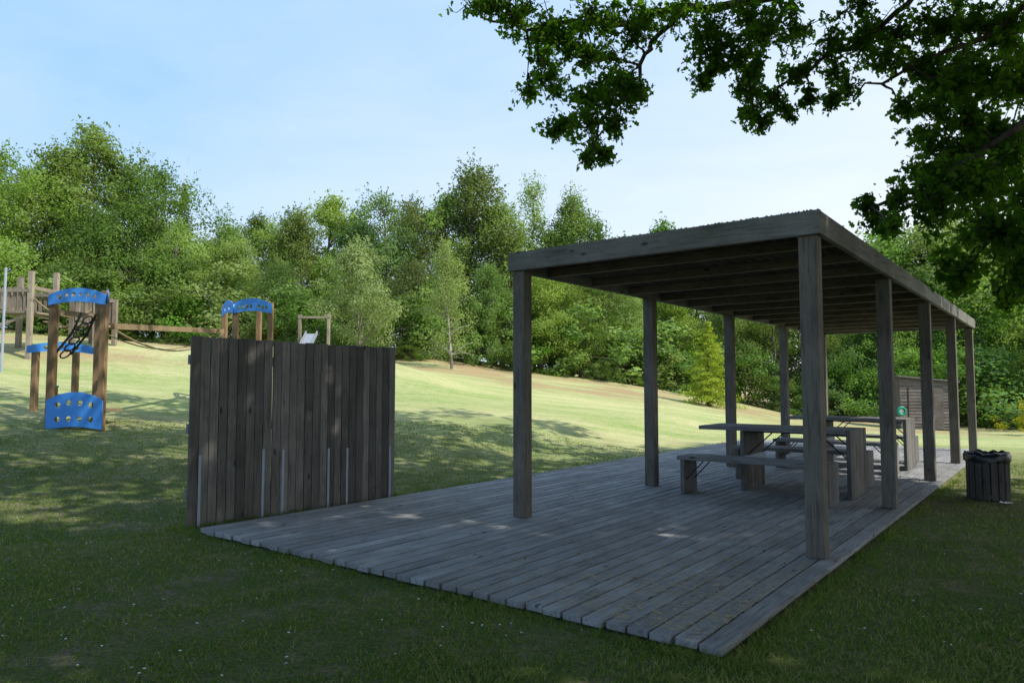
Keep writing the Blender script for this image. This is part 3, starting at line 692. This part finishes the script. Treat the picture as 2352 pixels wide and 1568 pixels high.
# ------------------------------------------------------------------ overhanging oak
C=[(-5.3,54,.23,9.2),(-2.9,52.5,.25,9.2),(.2,53,.28,8.9),(3.3,50.7,.27,9),(1.5,54.4,.3,9.5),(6.5,53,.32,8.7),(7,49.5,.27,8.9),(10.2,51.3,.3,8.5),(13.9,52.6,.3,8.7),(7.6,46.8,.23,9),(10.7,46.8,.25,8.8),(4,46.8,.17,9.2),(2.4,43,.18,9.3),(4.6,42.5,.14,9.2),(6.7,43.5,.15,9),(13.8,47.5,.28,8.6),(16.3,50,.28,8.4),(16.8,45.5,.2,8.4),(19.5,53,.3,8.5),(15,42,.21,8.3),(12,43,.14,8.5),(10,40.5,.19,8.4),(13.8,39.2,.21,8.2),(16.9,40.5,.17,8.3),(7.6,38.3,.18,8.4),(10.7,37,.21,8.3),(14.4,36.4,.15,8.2),(5.8,36.4,.11,8.6),(11.9,34.2,.16,8.2),(10.8,32.3,.06,8.2),(13.8,33.5,.09,8.1),(18.7,43,.11,8.4),
(23.8,53.5,.3,8.5),(27.6,51.3,.3,8.3),(26.2,47.5,.25,8.4),(29.2,47.5,.25,8.3),(32.5,51.3,.3,8.5),(28.5,44.3,.17,8.3),(32.2,46.2,.22,8.2),(36,49,.27,8.2),(37.5,52.6,.3,8.4),(27.3,43.5,.1,8.4),(33.5,43,.18,8.1),(32.2,40.2,.15,8.1),(35.2,39.8,.17,8),(35.7,37.5,.09,8),(38.4,42.5,.18,8),(40.2,40,.1,7.9),(41.5,45.5,.18,8),(41.8,51.3,.28,8.2),(43.6,42,.12,7.9),(46,49.5,.22,7.9),(44.3,39.3,.07,7.8),(48,53.2,.27,8),(48.2,46.2,.15,7.8),(47.9,42.3,.1,7.8),(51.5,49.5,.23,7.7),(53.5,53,.28,7.9),(53.8,47,.2,7.6),
(57.5,51.3,.32,7.7),(62.5,52,.38,7.7),(68,52,.38,7.5),(72.8,51.3,.38,7.4),(58.7,45.7,.24,7.5),(63,45,.31,7.4),(68.5,45,.34,7.3),(72.5,44,.28,7.2),(61.8,41.5,.22,7.4),(55.5,38.8,.1,7.4),(57.3,38,.13,7.3),(59.8,37.3,.18,7.2),(64.6,38,.22,7.2),(68.3,36,.26,7.1),(60.2,34,.19,7.1),(64.5,33,.25,7),(68.7,31.2,.33,6.9),(72.4,33.6,.22,6.9),(57.7,30.5,.18,7),(60.8,28.6,.26,6.9),(65,27.4,.33,6.8),(70,25.6,.36,6.7),(54,26.8,.16,6.9),(57,25.5,.2,6.8),(50.6,26.1,.06,6.9),(52.4,24.3,.1,6.8),(55.1,23.7,.11,6.8),(50.5,21.5,.05,6.8),(60,24.3,.18,6.7),(64.2,21.8,.27,6.6),(68.5,20,.29,6.5),(72,17.5,.28,6.4),(65.5,17.5,.17,6.5),(68.5,14.5,.17,6.4),(71.2,12.4,.12,6.4),(64.3,15,.09,6.4)]
cs=[];sz=[];cl=[];mb=MB(); ro=random.Random(9); rg=np.random.default_rng(99)
TR=Vector((9.6,5.2,-.1))
def wob(p,q,n=6,amp=.12):
    pts=[]
    for k in range(n+1):
        t=k/n; pts.append(p.lerp(q,t)+Vector((ro.uniform(-1,1),ro.uniform(-1,1),ro.uniform(-1,1)))*amp*math.sin(math.pi*t))
    return pts
Cw=[(Vector((a*.01*y,y,1.25+b_*.01*y)),r_) for a,b_,r_,y in C]
trunk=[TR,TR+Vector((.05,.1,1.5)),TR+Vector((-.1,.1,3)),TR+Vector((-.2,.2,4.6)),TR+Vector((0,0,6.5)),TR+Vector((.3,-.3,9)),TR+Vector((.5,-.4,11.5))]
mb.tube(trunk,[.62,.46,.42,.38,.30,.18,.05],14)
L1=[TR+Vector((-.1,.1,4.2)),Vector((8.3,6.3,5.6)),Vector((6.6,7.4,6.3)),Vector((4.9,8.1,6.3)),Vector((3.4,8.6,6.1)),Vector((2.2,8.8,6.0)),Vector((1.2,8.9,5.9)),Vector((.3,9.1,5.9)),Vector((-.4,9.2,6.1))]
L2=[Vector((2.2,8.8,6.0)),Vector((1.75,8.6,5.5)),Vector((1.6,8.5,5.1)),Vector((1.3,8.4,4.7)),Vector((1.0,8.3,4.3)),Vector((.95,8.2,3.9)),Vector((.88,8.2,3.75))]
L3=[Vector((4.9,8.1,6.3)),Vector((4.5,8.0,5.6)),Vector((4.0,8.0,5.2)),Vector((3.4,8.1,4.9)),Vector((2.9,8.1,4.5)),Vector((2.7,8.1,4.3))]
L4=[TR+Vector((-.1,.1,3.6)),Vector((8.0,6.0,4.6)),Vector((6.6,6.5,4.6)),Vector((5.4,6.9,4.1)),Vector((4.6,7.0,3.5)),Vector((4.0,6.95,3.15)),Vector((3.5,6.9,3.0))]
L5=[TR+Vector((-.1,.1,3.0)),Vector((8.0,5.6,3.3)),Vector((6.4,6.1,3.1)),Vector((5.2,6.5,2.9)),Vector((4.5,6.5,2.7))]
L6=[Vector((6.6,7.4,6.3)),Vector((5.8,7.5,5.5)),Vector((4.9,7.6,4.9)),Vector((4.2,7.7,4.6)),Vector((3.7,7.8,4.5))]
L7=[Vector((3.4,8.6,6.1)),Vector((3.2,8.5,5.7)),Vector((2.75,8.4,5.3)),Vector((2.45,8.3,5.0)),Vector((2.3,8.3,4.85))]
LI=[(L1,.11),(L2,.035),(L3,.04),(L4,.10),(L5,.08),(L6,.05),(L7,.03)]
segs=[]
def subdiv(pts,n=4,amp=.06):
    out=[]
    for i in range(len(pts)-1):
        for k in range(n):
            t=k/n; out.append(pts[i].lerp(pts[i+1],t)+Vector((ro.uniform(-1,1),ro.uniform(-1,1),ro.uniform(-1,1)))*amp*(1 if (i or k) else 0))
    out.append(pts[-1]); return out
for pts,r_ in LI:
    q=subdiv(pts); n=len(q); mb.tube(q,[r_*(1-.88*i/(n-1)) for i in range(n)],7); segs+=q[2:]
def cluster(c,r_,dens=1.0,ls=.085,twigs=5):
    src=min(segs,key=lambda s_:(s_-c).length)
    d=(c-src)
    mb.tube(wob(src,c,6,.07*max(.3,d.length)),[max(.005,.016*(1-k/7)) for k in range(7)],5,cap=False)
    for k in range(twigs):
        e=c+Vector((ro.gauss(0,1),ro.gauss(0,1),ro.gauss(-.1,.9))).normalized()*r_*ro.uniform(.5,1.4)
        tw=wob(c if ro.random()<.6 else src.lerp(c,.7),e,4,.05); mb.tube(tw,[.008,.007,.006,.004,.003],4,cap=False)
        for s_ in range(4):
            if ro.random()<.25: continue
            p=tw[s_+1]
            n=int(ro.uniform(3,8)*dens)
            cs.append(np.array(p)+rg.normal(0,.037,(n,3))); sz.append(ls*rg.uniform(.55,1.2,n)); cl.append(np.full(n,ro.random()))
for i,(c,r_) in enumerate(Cw):
    right=c.x/c.y>.55
    cluster(c+Vector((0,ro.uniform(-.35,.35),0)),r_*1.1,1.5 if right else 1.1,.087,int((5+r_*42) if right else (5+r_*46)))
for i,(c,r_) in enumerate(Cw):
    if c.x/c.y>.60 and r_>.2:
        f_=ro.uniform(1.08,1.4); cc=Vector((c.x*f_,c.y*f_,1.25+(c.z-1.25)*f_)); cluster(cc+Vector((.1,0,.05)),r_*1.2,1.5,.095,13)
me=leaf_mesh('oak_tree',np.vstack(cs),np.concatenate(sz),np.concatenate(cl),OAK,L_oak,.3,(mb.v,mb.f,M_bark),rg)
OA=bpy.data.objects.new('oak_tree',me); link(OA)
cs=[];sz=[];cl=[];mb2=MB(); n_p=0
def infov(c,m=.9):
    if c.y<1: return False
    return (c.z-1.25-m)/c.y<.60 and abs(c.x)/c.y<.80+m/c.y
tr2=Vector((-3.5,-6.5,0))
# light gaps in the crown, given by where their sun fleck lands on the ground (x, y, radius)
GAPS=[(-.55,6.9,.42),(6.8,11.6,1.8),(9,13,2.2),(-2.6,2.9,.5),(5.0,3.9,.5)]
def puff(c,r_,n):
    g_=rg.normal(size=(n,3)); g_/=np.linalg.norm(g_,axis=1)[:,None]; g_*=(rg.random(n)**.5)[:,None]*r_; g_[:,2]*=.6
    cs.append(np.array(c)+g_); sz.append(.25*rg.uniform(.7,1.25,n)); cl.append(np.full(n,ro.random()))
while n_p<760:
    c=Vector((ro.uniform(-6.5,15),ro.uniform(-9,12.5),ro.uniform(5.6,11.5)))
    if infov(c): continue
    gp=c-SD*(c.z/SD.z)
    if any(math.hypot(gp.x-x,gp.y-y)<r_ for x,y,r_ in GAPS): continue
    if gp.x>5 and gp.y>10.5: continue
    n_p+=1; r_=ro.uniform(.6,1.1); puff(c,r_,int(130*r_))
    src=min([TR+Vector((0,0,z)) for z in (5,7,9)]+[tr2+Vector((0,0,z)) for z in (5,7,9)],key=lambda s_:(s_-c).length)
    if n_p%5==0 and not (src.lerp(c,.5).y>4 and infov(src.lerp(c,.6),0)): mb2.tube(wob(src,c,5,.3),[.09,.07,.05,.035,.02,.01],5,cap=False)
# unseen leaf puffs added sunward of the deck to keep it in shade
n_q=0
while n_q<150:
    gx,gy=ro.uniform(-3,5.5),ro.uniform(3.5,9.5)
    if any(math.hypot(gx-x,gy-y)<r_+.25 for x,y,r_ in GAPS): continue
    z=ro.uniform(7.5,11.5); c=Vector((gx,gy,0))+SD*(z/SD.z)
    if infov(c): continue
    n_q+=1; puff(c,.8,90)
mb2.tube([tr2+Vector((0,0,-.1)),tr2+Vector((.1,0,3)),tr2+Vector((0,.2,6)),tr2+Vector((.2,.2,10))],[.5,.38,.3,.08],12)
L_oak2=leafmat('oak_crown_leaves',(.05,.11,.018),(.08,.15,.025),(.04,.09,.015),.35)
me=leaf_mesh('oak_upper_crown',np.vstack(cs),np.concatenate(sz),np.concatenate(cl),DIAM,L_oak2,.7,(mb2.v,mb2.f,M_bark),rg)
o=bpy.data.objects.new('oak_tree_crown',me); link(o,OA)

# ------------------------------------------------------------------ light, sky, camera
az=D2R(SUN_AZ); el=D2R(SUN_EL)
ld=bpy.data.lights.new('sun','SUN'); ld.energy=5.0; ld.angle=D2R(.53); ld.color=(1,.95,.86)
lo=bpy.data.objects.new('sun',ld); lo.rotation_euler=SD.to_track_quat('Z','Y').to_euler(); link(lo)
W_=bpy.data.worlds.new('World'); SC.world=W_; W_.use_nodes=True; nt=W_.node_tree; nt.nodes.clear()
N_=nt.nodes.new; lk=nt.links.new
sky=N_('ShaderNodeTexSky'); sky.sky_type='NISHITA'; sky.sun_disc=False; sky.sun_elevation=el; sky.sun_rotation=az
sky.air_density=1.0; sky.dust_density=2.0; sky.ozone_density=1.0
def M2(op,a,b,clamp=False):
    m=N_('ShaderNodeMath'); m.operation=op; m.use_clamp=clamp
    for k,v_ in ((0,a),(1,b)):
        if isinstance(v_,bpy.types.NodeSocket): lk(v_,m.inputs[k])
        else: m.inputs[k].default_value=v_
    return m.outputs[0]
tc=N_('ShaderNodeTexCoord'); sp_=N_('ShaderNodeSeparateXYZ'); lk(tc.outputs['Generated'],sp_.inputs[0])
mp=N_('ShaderNodeMapping'); mp.inputs['Scale'].default_value=(1,1.3,3.5)
nz=N_('ShaderNodeTexNoise'); nz.inputs['Scale'].default_value=1.6; nz.inputs['Detail'].default_value=7; nz.inputs['Roughness'].default_value=.6; nz.inputs['Distortion'].default_value=.4
lk(tc.outputs['Generated'],mp.inputs[0]); lk(mp.outputs[0],nz.inputs['Vector'])
horiz=M2('POWER',M2('SUBTRACT',1.0,M2('MAXIMUM',sp_.outputs[2],0.0),True),3.0)
sunside=M2('POWER',M2('ADD',M2('MULTIPLY',M2('ADD',M2('MULTIPLY',sp_.outputs[0],.98),M2('MULTIPLY',sp_.outputs[1],.1)),.55),.5,True),2.0)
f=M2('ADD',M2('ADD',M2('MULTIPLY',horiz,.60),M2('MULTIPLY',sunside,.95)),M2('MULTIPLY',M2('SUBTRACT',nz.outputs['Fac'],.58),.75),True)
v1=N_('ShaderNodeMix'); v1.data_type='RGBA'; lk(f,v1.inputs[0]); v1.inputs[6].default_value=(2.7,4.9,8.2,1); v1.inputs[7].default_value=(7.6,7.9,8.1,1)
mx=N_('ShaderNodeMix'); mx.data_type='RGBA'; mx.inputs[0].default_value=.84; lk(sky.outputs[0],mx.inputs[6]); lk(v1.outputs[2],mx.inputs[7])
bg=N_('ShaderNodeBackground'); bg.inputs['Strength'].default_value=.15; out=N_('ShaderNodeOutputWorld')
lk(mx.outputs[2],bg.inputs[0]); lk(bg.outputs[0],out.inputs[0])
cd=bpy.data.cameras.new('camera'); cd.lens=25.27; cd.sensor_width=36; cd.clip_start=.05; cd.clip_end=3000
cam=bpy.data.objects.new('camera',cd); cam.location=(0,0,1.25); cam.rotation_euler=(D2R(93.55),0,0); link(cam); SC.camera=cam
SC.view_settings.view_transform='Standard'; SC.view_settings.look='None'; SC.view_settings.exposure=0; SC.view_settings.gamma=1
